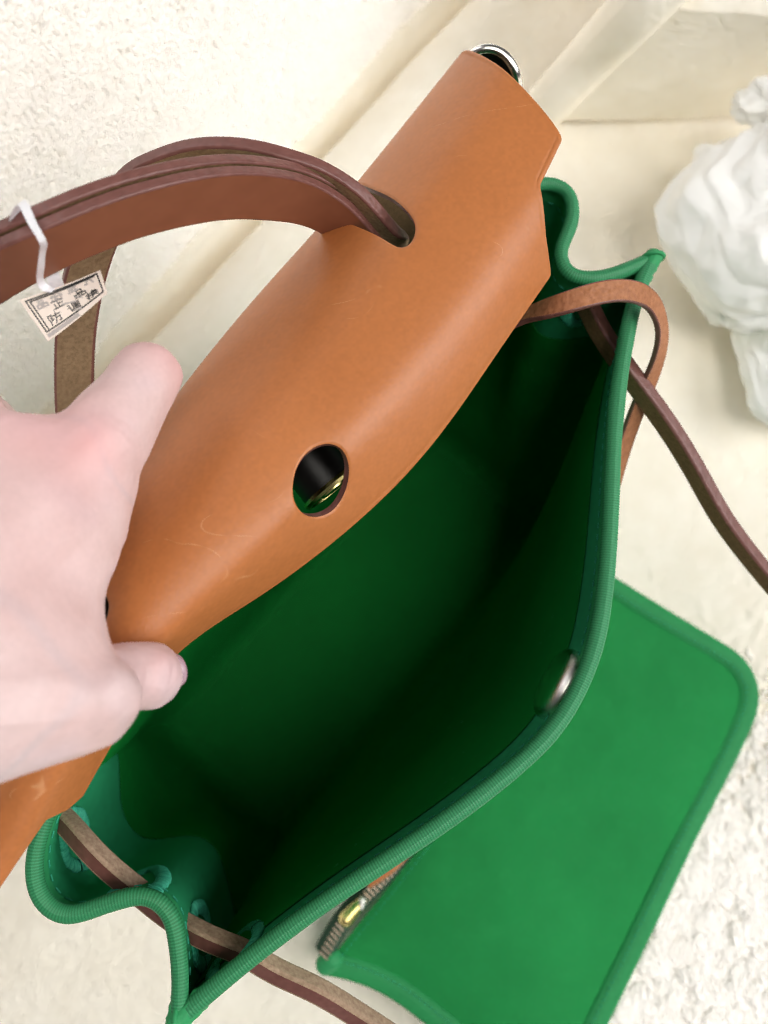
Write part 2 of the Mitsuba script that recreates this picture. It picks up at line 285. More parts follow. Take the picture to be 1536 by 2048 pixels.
def seg(a, b, n): return a + (b - a) * np.linspace(0, 1, n)[:, None]
centre_ = (base_f0 + base_b1) / 2
loops = {"front_panel": (front, seg(base_f0, base_f1, 120)), "gusset": (gl, seg(base_f1, base_b1, 70)), "back_panel": (backr, seg(base_b1, base_b0, 90)), "gusset_001": (gr, seg(base_b0, base_f0, 70))}
panels = {}
for k, (top, bot) in loops.items():
    g = np.zeros((len(top), 48, 3))
    bell = np.sin(np.linspace(0, np.pi, len(top)))[:, None] ** .6
    for j, t in enumerate(np.linspace(0, 1, 48)):
        tt = t
        w = t ** 1.3 * (1 - bell) + bell * (t ** 1.15 if k == "front_panel" else t ** 2.1)
        q = top * (1 - w) + bot * w; q[:, 2] = top[:, 2] * (1 - tt) + bot[:, 2] * tt
        g[:, j] = q
    pf = g[:, :-1]; foot = []
    ins = {"front_panel": (ax * -1, -fn)}.get(k)
    for a in np.linspace(0, np.pi / 2, 9):
        q = bot.copy(); q += ((centre_ - bot) * np.array([.10, .10, 0]) + (((centre_ - bot) @ fn) / .0525 * .007)[:, None] * fn) * (1 - math.cos(a)); q[:, 2] = .030 - .022 * math.sin(a); foot.append(q)
    g = np.concatenate([np.stack([np.c_[pf[:, j, :2], .030 + (pf[:, j, 2] - .008) * (pf[:, 0, 2] - .030) / (pf[:, 0, 2] - .008)] for j in range(47)], 1), np.stack(foot, 1)], 1)
    panels[k] = g
    ctr = np.array([*(sum(p[:, 0].mean(0) for p in panels.values()) / len(panels))[:2], .12])
centre = (base_f0 + base_b1) / 2
for k, g in panels.items():
    nn = gridn(g); s = 1 if ((nn * (g - np.array([centre[0], centre[1], .12]))).sum(-1)).mean() > 0 else -1
    add("handbag__" + k, sheet(g, .0016, s), "canvas", 40)
    j0 = {"front_panel": 5, "back_panel": 5}.get(k, 22 if k == "gusset" else 11)  # row where the brightly lit canvas band ends and the darkened sheet begins
    add("handbag__" + k + "__darkened_lining", sheet((g - nn * s * .0007)[:, j0:], .0003, s), "shaded_lining_cloth", 40)  # inner sheet with the shade of the interior put into its colour
    if k != "back_panel":
        tape = (g - nn * s * .0006)[:, :3]
        add("handbag__" + k + "__tape", sheet(tape[:, :, :] + np.array([0, 0, .0005]), .0004, s), "smooth_piping", 40)
        m_ = g[:, 2] * .8 + g[:, 1] * .2 - nn[:, 2] * s * .0012; cl = curve(m_[::3], int(chord(m_)[-1] / .0011)); di = [tube(cl[i:i + 3], .00022, 6)[0] for i in range(0, len(cl) - 3, 4)]
        add("handbag__" + k + "__stitch", trimesh.util.concatenate(di), "stitching"); labels["handbag__" + k + "__stitch"] = {"kind": "stuff"}
bg = np.stack([seg(base_f1, base_b1, 12), seg(base_f0, base_b0, 12)]); bg = bg[0][:, None] * (1 - np.linspace(0, 1, 24))[None, :, None] + bg[1][:, None] * np.linspace(0, 1, 24)[None, :, None]
add("handbag__base", sheet(bg, .004, 1 if gridn(bg)[0, 0, 2] < 0 else -1), "shaded_lining_cloth", 30)
# binding along the rim: a ribbed tube and the seam line under it
lift = np.array([0, 0, .0012])
add_tube("handbag__piping", front + lift, .0030 * (1 + .14 * (meshkit.fbm(front * 60, 2, 3) - .5)), "piping", 16)
add_tube("handbag__piping_001", gl + lift, .0027 * (1 + .25 * (meshkit.fbm(gl * 70, 2, 5) - .5)), "piping", 16)
add_tube("handbag__piping_002", gr + lift, .0027 * (1 + .25 * (meshkit.fbm(gr * 70, 2, 6) - .5)), "piping", 16)
add_tube("handbag__piping_003", backr + lift, .0028, "piping", 12)
inn = lambda g, j: g[:, j]
#add_tube("handbag__hem_seam", panels["front_panel"][:, 1] - fn * .0012 + np.array([0, 0, -.001]), .0011, "smooth_piping", 8)
# corner knots
for key, i, j, dn in (("handbag__corner_tab", 0, -1, 1), ("handbag__corner_tab_001", -1, 0, -1)):
    a, b = (front[6], gr[-7]) if dn > 0 else (front[-7], gl[6]); c = (front[0] if dn > 0 else front[-1]) + lift; o = nrm(c * 2 - a - b) * .003
    mesh = blob([[(a * .55 + c * .45, .0030), (c + o * .2, .0034), (c + o * .6 + [0, 0, -.004], .0030)], [(b * .55 + c * .45, .0028), (c + o * .2, .0027)], [(c + o * .6 + [0, 0, -.004], .0026), (c + o * .2 + [0, 0, -.012], .0022)]], .0009, 5)
    mv = np.array(mesh.vertices); mv += np.array(mesh.vertex_normals) * ((meshkit.fbm(mv * 420, 3, 9) - .5) * .0016)[:, None]
    add(key, trimesh.Trimesh(mv, mesh.faces, process=False), "smooth_piping", True)
    th_ = np.linspace(0, 2 * np.pi, 30); e = nrm(b - a); w_ = c + o * .1
    add_tube(key + "__wrap", w_ + (np.cos(th_)[:, None] * nrm(np.cross(e, [0, 0, 1])) + np.sin(th_)[:, None] * np.array([0, 0, 1.0])) * .0040 , .0008, "smooth_piping", 8)
    pf = panels["front_panel"][0 if dn > 0 else -1]; od = nrm(np.array([*(c - centre)[:2], 0])) * .0022
    add_tube("handbag__corner_seam" + ("" if dn > 0 else "_001"), curve(pf[1:44:3], 60) + od, .0024, "smooth_piping", 12)

# find where a ray meets a panel (to set stitching and snap on the cloth)
def hit(x, y, key):
    g = panels[key]; v = g.reshape(-1, 3); f = grid_faces(*g.shape[:2]); d = ray(x, y)
    a, e1, e2 = v[f[:, 0]], v[f[:, 1]] - v[f[:, 0]], v[f[:, 2]] - v[f[:, 0]]
    h = np.cross(d, e2); det = (e1 * h).sum(1); det = np.where(abs(det) < 1e-15, 1e-15, det); s = EYE - a
    u = (s * h).sum(1) / det; q = np.cross(s, e1); w = (q @ d) / det; t = (e2 * q).sum(1) / det
    ok = (u >= -1e-6) & (w >= -1e-6) & (u + w <= 1 + 1e-6) & (t > 0)
    if not ok.any(): return None
    i_ = np.nonzero(ok)[0][np.argmin(t[ok])]; n_ = nrm(np.cross(e1[i_], e2[i_])); hit.n = n_ if n_ @ d < 0 else -n_
    return EYE + d * t[i_]
def eyelet(key, ctr, half, turn, panel, r=.0026):
    """a closed ring of satin stitch round a slot: centre, half sizes and turn in photograph pixels, laid on the panel"""
    q, nq = [], []; turn = math.radians(turn)
    for a in np.linspace(0, 2 * np.pi, 41)[:-1]:
        u, v = half[0] * np.sign(math.cos(a)) * abs(math.cos(a)) ** .7, half[1] * np.sign(math.sin(a)) * abs(math.sin(a)) ** .7
        h = hit(ctr[0] + u * math.cos(turn) - v * math.sin(turn), ctr[1] + u * math.sin(turn) + v * math.cos(turn), panel)
        if h is not None: q.append(h); nq.append(hit.n)
    if len(q) > 8:
        q = np.array(q); lim = np.linalg.norm(np.diff(q, axis=0), axis=1); k = int(np.argmax(lim)) if lim.max() > .012 else None
        if k is not None: q = np.vstack([q[k + 1:], q[:k + 1]]); nq = nq[k + 1:] + nq[:k + 1]
        else: q = np.vstack([q, q[:1]]); nq = nq + nq[:1]
        cp = curve(q, 120); cp = gf1(cp, 2, axis=0, mode="nearest"); nn_ = np.array(nq); ss_ = np.linspace(0, len(nn_) - 1, 120)
        nn_ = np.stack([np.interp(ss_, np.arange(len(nn_)), gf1(nn_, 1.5, axis=0, mode="nearest")[:, i]) for i in range(3)], 1); t_ = nrm(np.gradient(cp, axis=0)); la_ = nrm(np.cross(t_, nn_)); nn_ = np.cross(la_, t_); nn_ *= np.sign((nn_ * np.array(nq)[np.round(ss_).astype(int)]).sum(1))[:, None]
        an = np.linspace(0, 2 * np.pi, 13); jag = 1 + .28 * (meshkit.noise(np.c_[np.arange(120) * .9, np.zeros(120), np.zeros(120)], 3) - .5)
        g_ = cp[:, None] + (la_[:, None] * np.cos(an)[None, :, None] * r * jag[:, None, None] + nn_[:, None] * (np.sin(an) * r * .42 + .0004)[None, :, None])
        uv_ = np.stack(np.broadcast_arrays(chord(cp)[:, None], an[None] / 6.283), -1).reshape(-1, 2); scene[key] = mikit.ply(trimesh.Trimesh(g_.reshape(-1, 3), grid_faces(120, 13), process=False), "stitching", True, uv=uv_)
from scipy.ndimage import gaussian_filter1d as gf1
eyelet("handbag__buttonhole", (149, 1680), (52, 25), 84, "gusset")
eyelet("handbag__buttonhole_001", (276, 1778), (56, 22), -32, "gusset")
eyelet("handbag__buttonhole_002", (400, 1872), (58, 16), 86, "gusset")
eyelet("handbag__buttonhole_003", (472, 1906), (66, 16), -50, "front_panel")
eyelet("handbag__buttonhole_004", (1214, 672), (40, 12), -62, "front_panel")
eyelet("handbag__buttonhole_005", (1150, 620), (26, 20), 60, "gusset_001")

# snap dome inside the front panel
c0 = hit(1124, 1372, "front_panel")
c0 = P(1126, 1372, .214) if c0 is None else c0
t0 = nrm(P(1158, 1305, .214) - P(1092, 1440, .214)); nin = nrm(np.cross(t0, [0, 0, 1])); nin = nin if nin @ (P(700, 1200, .214) - c0) > 0 else -nin
vw = nrm(EYE - c0); nin = nrm(nin - vw * (nin @ vw)) * .97 + vw * .24; nin = nrm(nin); t0 = nrm(t0 - nin * (t0 @ nin)); u2 = np.cross(nin, t0)
def lathe(prof, c, n, u, k=48):
    w = np.cross(n, u); a = np.linspace(0, 2 * np.pi, k, endpoint=False)
    v = np.array([[c + (u * math.cos(x) + w * math.sin(x)) * r + n * h for x in a] for r, h in prof]).reshape(-1, 3)
    return trimesh.Trimesh(v, grid_faces(len(prof), k, True), process=False)
add("handbag__snap_cap", lathe([(.0138, 0), (.0139, .0010), (.0137, .0022), (.0130, .0036), (.0112, .0048), (.0075, .0057), (.0001, .0061)], c0 + nin * .0005, nin, t0), "polished", True)

# ------------------------------------------------------------------ the flap
# rows from its hidden root on the back panel over the roll to the free edge; each runs from the far end to the near end
rows = [
    [(1075, 330, .175), (760, 700, .175), (420, 1100, .175), (60, 1560, .175)],
    [(960, 200, .215), (680, 500, .215), (400, 800, .215), (170, 1140, .220), (-60, 1560, .215)],
    [(917, 103, .250), (800, 245, .250), (640, 437, .250), (500, 592, .252), (378, 742, .256), (270, 890, .260), (160, 1060, .262), (50, 1250, .260), (-90, 1560, .250)],
    [(954, 104, .270), (850, 262, .270), (700, 465, .271), (556, 645, .273), (428, 812, .277), (318, 965, .280), (208, 1135, .281), (98, 1330, .278), (-78, 1640, .268)],
    [(1030, 153, .2805), (925, 325, .281), (785, 530, .282), (638, 730, .284), (505, 905, .287), (385, 1060, .289), (270, 1220, .289), (155, 1395, .285), (-50, 1725, .275)],
    [(1136, 280, .281), (1013, 440, .2815), (866, 645, .282), (722, 832, .284), (580, 1000, .286), (447, 1150, .287), (318, 1290, .286), (195, 1440, .282), (-12, 1805, .272)],
    [(1146, 388, .2735), (1012, 590, .274), (868, 785, .2745), (740, 930, .275), (606, 1062, .2765), (475, 1185, .2775), (338, 1300, .277), (222, 1450, .273), (33, 1782, .263)],
    [(1157, 478, .262), (985, 725, .262), (860, 900, .262), (755, 1012, .2625), (637, 1112, .263), (500, 1208, .264), (360, 1303, .2645), (240, 1465, .262), (78, 1762, .252)],
]
from scipy.interpolate import RectBivariateSpline
from scipy.ndimage import gaussian_filter1d
from scipy.spatial import cKDTree, Delaunay
from shapely.geometry import Polygon, LineString
import shapely
NA, NB = 240, 110
R = np.array([curve(pts(r), NA) for r in rows])                 # rows x along
bs = np.array([0, .17, .33, .46, .60, .75, .88, 1.0]); fb = np.linspace(0, 1, NB)
fl_top = PchipInterpolator(bs, R, axis=0)(fb).transpose(1, 0, 2)
sm = gaussian_filter1d(fl_top, 5, axis=1, mode="nearest"); k_ = np.clip(np.minimum(fb, 1 - fb) / .12, 0, 1)[None, :, None]
fl_top = fl_top * (1 - k_) + sm * k_
pad = 24; e0 = fl_top[:1] - (fl_top[1:2] - fl_top[:1]) * np.arange(pad, 0, -1)[:, None, None]; e1 = fl_top[-1:] + (fl_top[-1:] - fl_top[-2:-1]) * np.arange(1, pad + 1)[:, None, None]
fl_top = gaussian_filter1d(np.concatenate([e0, fl_top, e1]), 5, axis=0, mode="nearest")[pad:-pad]
nf = gridn(fl_top); nf *= np.sign(nf[..., 2].mean())
LU, LV = .36, .16                                               # metres along and across, for the cutting pattern
ga = np.linspace(0, 1, NA)
spl = [RectBivariateSpline(ga, fb, fl_top[..., k], kx=3, ky=3) for k in range(3)]; spn = [RectBivariateSpline(ga, fb, nf[..., k], kx=1, ky=1) for k in range(3)]
def onflap(q):
    q = np.atleast_2d(q); a, b = q[:, 0] / LU, q[:, 1] / LV
    return np.stack([f.ev(a, b) for f in spl], 1), nrm(np.stack([f.ev(a, b) for f in spn], 1))
fa_, fb_ = np.meshgrid(np.linspace(0, 1, 700), np.linspace(0, 1, 320), indexing="ij"); fuv = np.c_[fa_.ravel() * LU, fb_.ravel() * LV]
fp, fn_ = onflap(fuv); c_ = (fp - EYE) @ np.array([RIGHT, UP, FWD]).T; fpx = np.c_[CX + F * c_[:, 0] / c_[:, 2], CY - F * c_[:, 1] / c_[:, 2]]
seen = (fn_ * (EYE - fp)).sum(1) > 0
tree_ = cKDTree(fpx[seen]); fuv_s, fp_s, fn_s = fuv[seen], fp[seen], fn_[seen]
def pat(l): return [tuple(fuv_s[tree_.query(q)[1]]) for q in l]     # where on the leather a seen point lies
def surf(x, y): i = tree_.query((x, y))[1]; return fp_s[i], fn_s[i]
def smooth_loop(q, n=90):
    q = np.array(q); q = np.vstack([q, q[:1]]); s = chord(q); return CubicSpline(s, q, bc_type="periodic")(np.linspace(0, s[-1], n, endpoint=False))
e_ = 1e-4
right = pat([(1081, 370), (1094, 470), (1104, 552)]); left = pat([(178, 1600), (135, 1622), (92, 1643)])
vN = .745 * LV
outer = Polygon([(e_, e_), (e_, vN), (right[0][0], right[0][1]), right[1], (right[2][0], LV - e_), (left[0][0], LV - e_), left[1], left[2], (LU - e_, vN), (LU - e_, e_)]).buffer(-.0016).buffer(.0032, quad_segs=6).buffer(-.0016)
outer = outer.intersection(Polygon([(e_, e_), (LU - e_, e_), (LU - e_, LV - e_), (e_, LV - e_)]))
hole = Polygon(smooth_loop(pat([(655, 888), (684, 900), (699, 938), (692, 985), (668, 1022), (632, 1036), (600, 1018), (586, 975), (595, 930), (622, 898)])))
sv = pat([(745, 376), (780, 392), (812, 418), (830, 450), (823, 482), (800, 493), (770, 480), (735, 460), (690, 441)])
slot = Polygon(smooth_loop(sv + [(sv[-1][0] + .002, .30 * LV), (sv[-1][0] + .001, .17 * LV), (sv[0][0], .17 * LV), (sv[0][0] - .001, .30 * LV)], 160)).buffer(0)
sv2 = pat([(205, 1186), (213, 1202), (213, 1225), (206, 1248)])
slot2 = Polygon(smooth_loop(sv2 + [(sv2[-1][0] + .001, .38 * LV), (sv2[-1][0], .17 * LV), (sv2[0][0], .17 * LV), (sv2[0][0] - .001, .38 * LV)], 120)).buffer(0)
pattern = outer.difference(hole).difference(slot).difference(slot2)
TH = .0028
def ringpts(line, step):
    n = max(int(line.length / step), 8); return np.array([line.interpolate(i / n, normalized=True).coords[0] for i in range(n)])
loops_ = [ringpts(LineString(r.coords), .0010) for r in [pattern.exterior, *pattern.interiors]]
inner_pts = [np.vstack(loops_)]; drop = [np.full(len(inner_pts[0]), -.0005)]
for d_, h_ in ((.0005, -.00012), (.0011, 0), (.0020, 0), (.0025, -.00035), (.0030, 0)):
    b_ = pattern.buffer(-d_); 
    for r in [b_.exterior, *(b_.interiors if d_ < .0015 else [])]:
        q = ringpts(LineString(r.coords), .0014); inner_pts.append(q); drop.append(np.full(len(q), h_))
xs, ys = np.meshgrid(np.arange(0, LU, .0021), np.arange(0, LV, .0017), indexing="ij"); q = np.c_[xs.ravel(), ys.ravel()]
q = q[shapely.contains_xy(pattern.buffer(-.0036), q[:, 0], q[:, 1])]; inner_pts.append(q); drop.append(np.zeros(len(q)))
q = np.vstack(inner_pts); drop = np.concatenate(drop); tri = Delaunay(q).simplices; c_ = q[tri].mean(1); tri = tri[shapely.contains_xy(pattern, c_[:, 0], c_[:, 1])]
tp, tn = onflap(q); tv = tp + tn * drop[:, None]
f0 = np.cross(tv[tri[:, 1]] - tv[tri[:, 0]], tv[tri[:, 2]] - tv[tri[:, 0]]); fl_ = (f0 * tn[tri[:, 0]]).sum(1) < 0; tri[fl_] = tri[fl_][:, ::-1]
both = np.vstack([tv, tp - tn * TH]); add("handbag__flap__underside", trimesh.Trimesh(tp - tn * TH, tri[:, ::-1], process=False), "dark_suede", True)
add("handbag__flap", trimesh.Trimesh(tv, tri, process=False), "leather", True, "tan smooth leather flap with a round hole and handle slots")
wv, wf, off_ = [], [], 0
for lp in loops_:
    p_, n_ = onflap(lp); o_ = nrm(np.cross(np.roll(p_, -1, 0) - np.roll(p_, 1, 0), n_)); n = len(lp)
    o_ = o_ * np.sign(((onflap(lp + 0)[0] - p_) * 0).sum() + 1)
    ringsv = np.stack([p_ - n_ * .0005, p_ - n_ * TH * .5, p_ - n_ * TH]); wv.append(ringsv.transpose(1, 0, 2).reshape(-1, 3))
    f_ = grid_faces(n, 3); a_ = (n - 1) * 3 + np.arange(2); b_ = np.arange(2); f_ = np.vstack([f_, np.c_[a_, a_ + 1, b_ + 1], np.c_[a_, b_ + 1, b_]]); wf.append(f_ + off_); off_ += 3 * n
add("handbag__flap__edge", trimesh.Trimesh(np.vstack(wv), np.vstack(wf), process=False), "burnished_edge", True)
# what shows through the round hole: the clasp's leather tab and its gilt stud on the back panel
hc, hn = surf(640, 965)
st = P(664, 975, .240); sd = nrm(nrm(P(690, 1010, .24) - P(630, 940, .24)) + np.array([0, 0, -.12])); su = nrm(np.cross(sd, [0, 0, 1.0]))
add("handbag__clasp_stud", lathe([(.0115, -.0012), (.0118, 0), (.0110, .0010), (.0098, .0010), (.0094, .0004), (.0052, .0004), (.0048, .0012), (.0001, .0012)], st, sd, su), "gold", 30)
add("handbag__clasp_tab", lathe([(.0105, -.014), (.0108, -.0012), (.0001, -.0012)], st, sd, su), "black", 30)

# chrome ring seen past the flap's far end
cc = P(985, 150, .258); cn = nrm(ax * 1.0 + np.array([0, 0, -.25])); cu = nrm(np.cross(cn, [0, 0, 1]))
cpt = curve(pts([(905, 175, .250), (930, 122, .258), (955, 101, .262), (985, 98, .263), (1012, 113, .262), (1030, 141, .259), (1036, 180, .25), (1032, 225, .24)]), 60)
add_tube("handbag__chrome_cap", cpt, .0016, "chrome", 14)
cb = cpt - nrm(np.array([-1.0, .3, 0])) * 0 ; cm = cpt.mean(0)
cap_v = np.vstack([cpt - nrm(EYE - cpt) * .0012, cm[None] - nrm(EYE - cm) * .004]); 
add("handbag__chrome_cap__darkened_lining", trimesh.Trimesh(cap_v, [[i, i + 1, 60] for i in range(59)], process=False), "black")

# ------------------------------------------------------------------ handle and straps
UPV = (0, 0, 1.0)
edge_mats = ("brown_grain", "dark_suede", "burnished_edge")
def tilt(l, dz): return [(x, y, z) for x, y, z in l]
from scipy.ndimage import gaussian_filter1d as gf1
lay1 = [(-230, 640, .29), (-120, 545, .312), (0, 482, .323), (100, 441, .325), (200, 397, .3235), (300, 367, .320), (400, 344, .314), (480, 337, .307), (550, 343, .299), (625, 364, .2885), (700, 408, .277), (750, 448, .267), (792, 486, .252), (803, 520, .225)]
HW = .018
def hang(l, w):   # the path given is the upper edge: the strap's centre line lies half its width below, square to the path
    p = pts(l)
    if len(l) == 14: p = curve(p, 80); q = gf1(p, 2.5, axis=0, mode="nearest"); q[:3], q[-3:] = p[:3], p[-3:]; p = q
    t = nrm(np.gradient(p, axis=0)); d = np.array([0, 0, -1.0]) - t * -t[:, 2:3]; return p + nrm(d) * w / 2
def strap3(key, p, w, th, mats, n=110, hint=UPV, **kw): return strap(key, p, 0, w, th, mats, n, hint=hint, r0=True, **kw)
p1 = hang(lay1, HW); t1 = nrm(np.gradient(p1, axis=0)); off1 = nrm(np.cross(t1, [0, 0, 1.0])); off1 = off1 * np.sign((off1 @ UP).mean())
off1 = off1 * np.interp(np.arange(len(p1)), [0, 64, 79], [1, 1, .75])[:, None]
strap3("handbag__handle", p1, HW, .0034, ("brown_grain", "dark_suede", "burnished_edge"), rough=.0002)
strap3("handbag__handle_001", p1 + off1 * .0039 + np.array([0, 0, .0006]), HW, .0034, ("dark_suede", "dark_suede", "burnished_edge"), rough=.0002)
labels["handbag__handle"] = {"label": "nearer brown layer of the doubled leather handle"}
# the other handle: an arc behind the first that turns down behind the hand
l3 = [(812, 470, .235), (799, 445, .262), (740, 386, .279), (662, 338, .287), (590, 309, .292), (510, 288, .293), (430, 281, .292), (350, 292, .289), (285, 318, .285), (225, 362, .278), (170, 430, .268), (128, 530, .256), (108, 640, .244), (104, 750, .232), (112, 870, .222), (150, 1000, .215)]
h3 = [(0, 0, 1)] * 10 + [(-.2, 0, .95), (-.75, -.1, .5), (-.9, -.1, .25), (-.9, -.1, .2), (-.9, -.1, .2), (-.9, -.1, .2)]
p3 = hang(l3, .014); p3[10:] = pts(l3)[10:] + np.array([.008, 0, 0])
strap3("handbag__handle_002", p3, .0135, .0042, ("brown_grain", "tan_suede", "burnished_edge"), hint=h3)
labels["handbag__handle_002"] = {"label": "second brown handle strap arching behind the doubled one"}
# shoulder strap through the buttonholes of the near gusset
s1 = [(118, 1630, .214), (150, 1664, .221), (176, 1694, .224), (225, 1742, .223), (285, 1790, .218), (335, 1830, .215), (392, 1864, .218), (440, 1886, .220), (485, 1904, .219), (540, 1936, .215), (620, 1974, .212), (700, 2020, .205), (800, 2085, .20), (900, 2160, .185), (1000, 2260, .14), (1080, 2380, .07), (1160, 2460, .02), (1300, 2500, .008)]
strap("handbag__shoulder_strap", s1, 132, .0072, .0058, ("burnished_edge", "burnished_edge", "suede"), 110)
labels["handbag__shoulder_strap"] = {"label": "brown strap with pale suede side laced through the near gusset"}
# strap leaving through the front panel at the far end
s2 = [(1150, 560, .212), (1172, 605, .216), (1196, 655, .218), (1228, 705, .218), (1268, 760, .216), (1330, 845, .208), (1392, 945, .198), (1440, 1030, .190), (1490, 1100, .182), (1560, 1185, .172), (1640, 1270, .155), (1740, 1400, .11), (1830, 1540, .05), (1900, 1680, .014), (1960, 1850, .008)]
strap("handbag__shoulder_strap_001", s2, 135, .0086, .0056, ("dark_suede", "burnished_edge", "burnished_edge"), 110)
labels["handbag__shoulder_strap_001"] = {"label": "purple brown strap leaving the far gusset to the right"}
# loose tie that loops over the rim beside the flap
s3 = [(1030, 640, .243), (1058, 628, .248), (1090, 618, .254), (1140, 603, .260), (1200, 586, .261), (1262, 583, .257), (1304, 605, .249), (1323, 655, .238), (1314, 722, .224), (1286, 792, .210), (1256, 870, .198), (1228, 965, .185), (1205, 1060, .17)]
strap("handbag__tie", s3, [60, 55, 40, 25, 14, 20, 48, 66, 60, 48, 48, 52, 55], .0078, .0022, ("brown_grain", "rust_grain", "burnished_edge"), 120)
labels["handbag__tie"] = {"label": "thin rust brown leather tie looping out from under the flap"}

# ------------------------------------------------------------------ the hand
thing("hand", "bare pale hand gripping the near end of the tan flap", "hand")
def S(x, y, z, rpx):
    c = P(x, y, z); return c, rpx / F * ((c - EYE) @ FWD)
mcp_i = S(92, 1010, .312, 100)
chains = [
    [mcp_i, S(192, 895, .310, 98), S(256, 810, .306, 77), S(295, 756, .303, 69)],
    [S(150, 925, .310, 95), S(184, 955, .3075, 92), S(160, 1050, .311, 92), S(108, 1140, .313, 88), S(82, 1215, .316, 98)],                       # index finger
    [mcp_i, S(128, 1100, .312, 105), S(82, 1215, .316, 98), S(95, 1360, .318, 125), S(165, 1400, .318, 105)],
    [S(165, 1400, .318, 98), S(200, 1394, .316, 78)],
    [S(165, 1400, .318, 100), S(204, 1392, .321, 78)],
    [S(150, 1380, .308, 90), S(225, 1354, .300, 70), S(270, 1352, .297, 67), S(296, 1352, .295, 66)],                            # thumb
    [S(95, 1360, .318, 125), S(-150, 1400, .330, 210), S(-520, 1480, .345, 220)],                        # heel and wrist
    [mcp_i, S(-25, 908, .318, 92), S(-170, 900, .325, 110), S(-150, 1385, .330, 190)],
    [S(82, 1215, .316, 98), S(-60, 1150, .326, 140), S(-150, 1385, .330, 190)], [mcp_i, S(-60, 1150, .326, 140), S(-170, 900, .325, 110)],
    [S(-25, 908, .318, 92), S(-95, 800, .300, 72), S(-60, 820, .268, 62), S(-20, 850, .25, 56)],         # middle finger, curled down behind the flap
    [S(-130, 920, .322, 90), S(-230, 850, .300, 72), S(-180, 880, .262, 60), S(-120, 920, .245, 54)],
    [S(-200, 1000, .325, 84), S(-320, 960, .300, 64), S(-270, 980, .262, 54), S(-210, 1010, .25, 48)],
]
pal = [[mcp_i, S(150, 925, .310, 95), S(184, 955, .3075, 92), S(160, 1050, .311, 92), S(108, 1140, .313, 88), S(-60, 1150, .326, 140), S(-25, 908, .318, 92)],
       [S(108, 1140, .313, 88), S(82, 1215, .316, 98), S(95, 1360, .318, 130), S(-60, 1150, .326, 140), S(-150, 1400, .330, 205)],
       [S(95, 1360, .318, 130), S(165, 1400, .318, 105), S(-150, 1400, .330, 205)]]
hand = blob(chains, .0026, 130, pal)
hv = np.array(hand.vertices)
hn_ = np.array(hand.vertex_normals)
hv += hn_ * ((meshkit.fbm(hv * 70, 3, 4) - .5) * .0016)[:, None]
red = [(P(196, 882, .325), .006, .55), (P(150, 900, .32), .016, .32), (P(330, 715, .305), .011, .42), (P(195, 1250, .30), .008, .5), (P(345, 1320, .30), .008, .25), (P(30, 850, .32), .018, .3), (P(60, 1130, .33), .02, .16), (P(250, 1400, .315), .02, .14)]
def skin_col(p, n, uv):
    a = FB(p.x * 130, p.y * 130, p.z * 130, 4); b = FB(p.x * 40 + 5, p.y * 40, p.z * 40, 3)
    c = mikit.mix((.61, .44, .425), (.71, .555, .55), a) ; c = mikit.mix(c, (.63, .51, .54), SS(.5, .75, b) * .6)
    vn = dr.abs(FB(p.x * 26 + 2, p.y * 26, p.z * 26 + 5, 2) - .5); c = mikit.mix(c, (.42, .42, .47), SS(.035, .0, vn) * .22)
    c = c * (.95 + .10 * FB(p.x * 900, p.y * 900, p.z * 900, 2))
    for q, r, s in red:
        d2 = dr.square(p.x - q[0]) + dr.square(p.y - q[1]) + dr.square(p.z - q[2]); c = mikit.mix(c, (.72, .31, .30), s * dr.exp(-d2 / (r * r)))
    return c
crs = [(P(258, 1350, .303), nrm(P(330, 1350, .29) - P(225, 1356, .303))), (P(272, 1350, .303), nrm(P(330, 1340, .29) - P(225, 1356, .303))), (P(330, 1352, .298), nrm(P(370, 1352, .29) - P(300, 1352, .30))), (P(232, 850, .314), nrm(P(297, 752, .303) - P(205, 873, .309))), (P(222, 868, .314), nrm(P(290, 752, .303) - P(205, 873, .309)))]
def skin_h(p, n, uv):
    h = FB(p.x * 700, p.y * 700, p.z * 700, 3) + 2.5 * FB(p.x * 160, p.y * 160, p.z * 160, 2)
    w_ = .0016 * (FB(p.x * 300, p.y * 300, p.z * 300, 2) - .5)
    for c, d in crs:
        a = (p.x - c[0]) * d[0] + (p.y - c[1]) * d[1] + (p.z - c[2]) * d[2] + w_
        r2 = dr.square(p.x - c[0]) + dr.square(p.y - c[1]) + dr.square(p.z - c[2])
        h -= 2.2 * dr.exp(-dr.square(a / .0004)) * dr.exp(-r2 / (.009 * .009))
    return h
scene["skin"] = tw(bump({"type": "principled", "base_color": mikit.proc(skin_col), "roughness": .45, "specular": .4, "sheen": .15}, skin_h, .00022, .0004))
scene["nail"] = tw({"type": "principled", "base_color": rgb(.42, .28, .33), "roughness": .2, "specular": .6})
add("hand__skin", trimesh.Trimesh(hv, hand.faces, process=False), "skin", True)
nc = P(353, 1340, .292); na = nrm(P(352, 1300, .30) - P(350, 1370, .296)); 
nl = trimesh.creation.icosphere(3); nv = nl.vertices * [.0022, .0044, .0038]
out_ = nrm(P(380, 1334, .294) - P(330, 1334, .300)); oz = nrm(np.cross(out_, na))
add("hand__thumbnail", trimesh.Trimesh(nc + nv[:, :1] * out_ + nv[:, 1:2] * na + nv[:, 2:3] * oz, nl.faces, process=False), "nail", True)

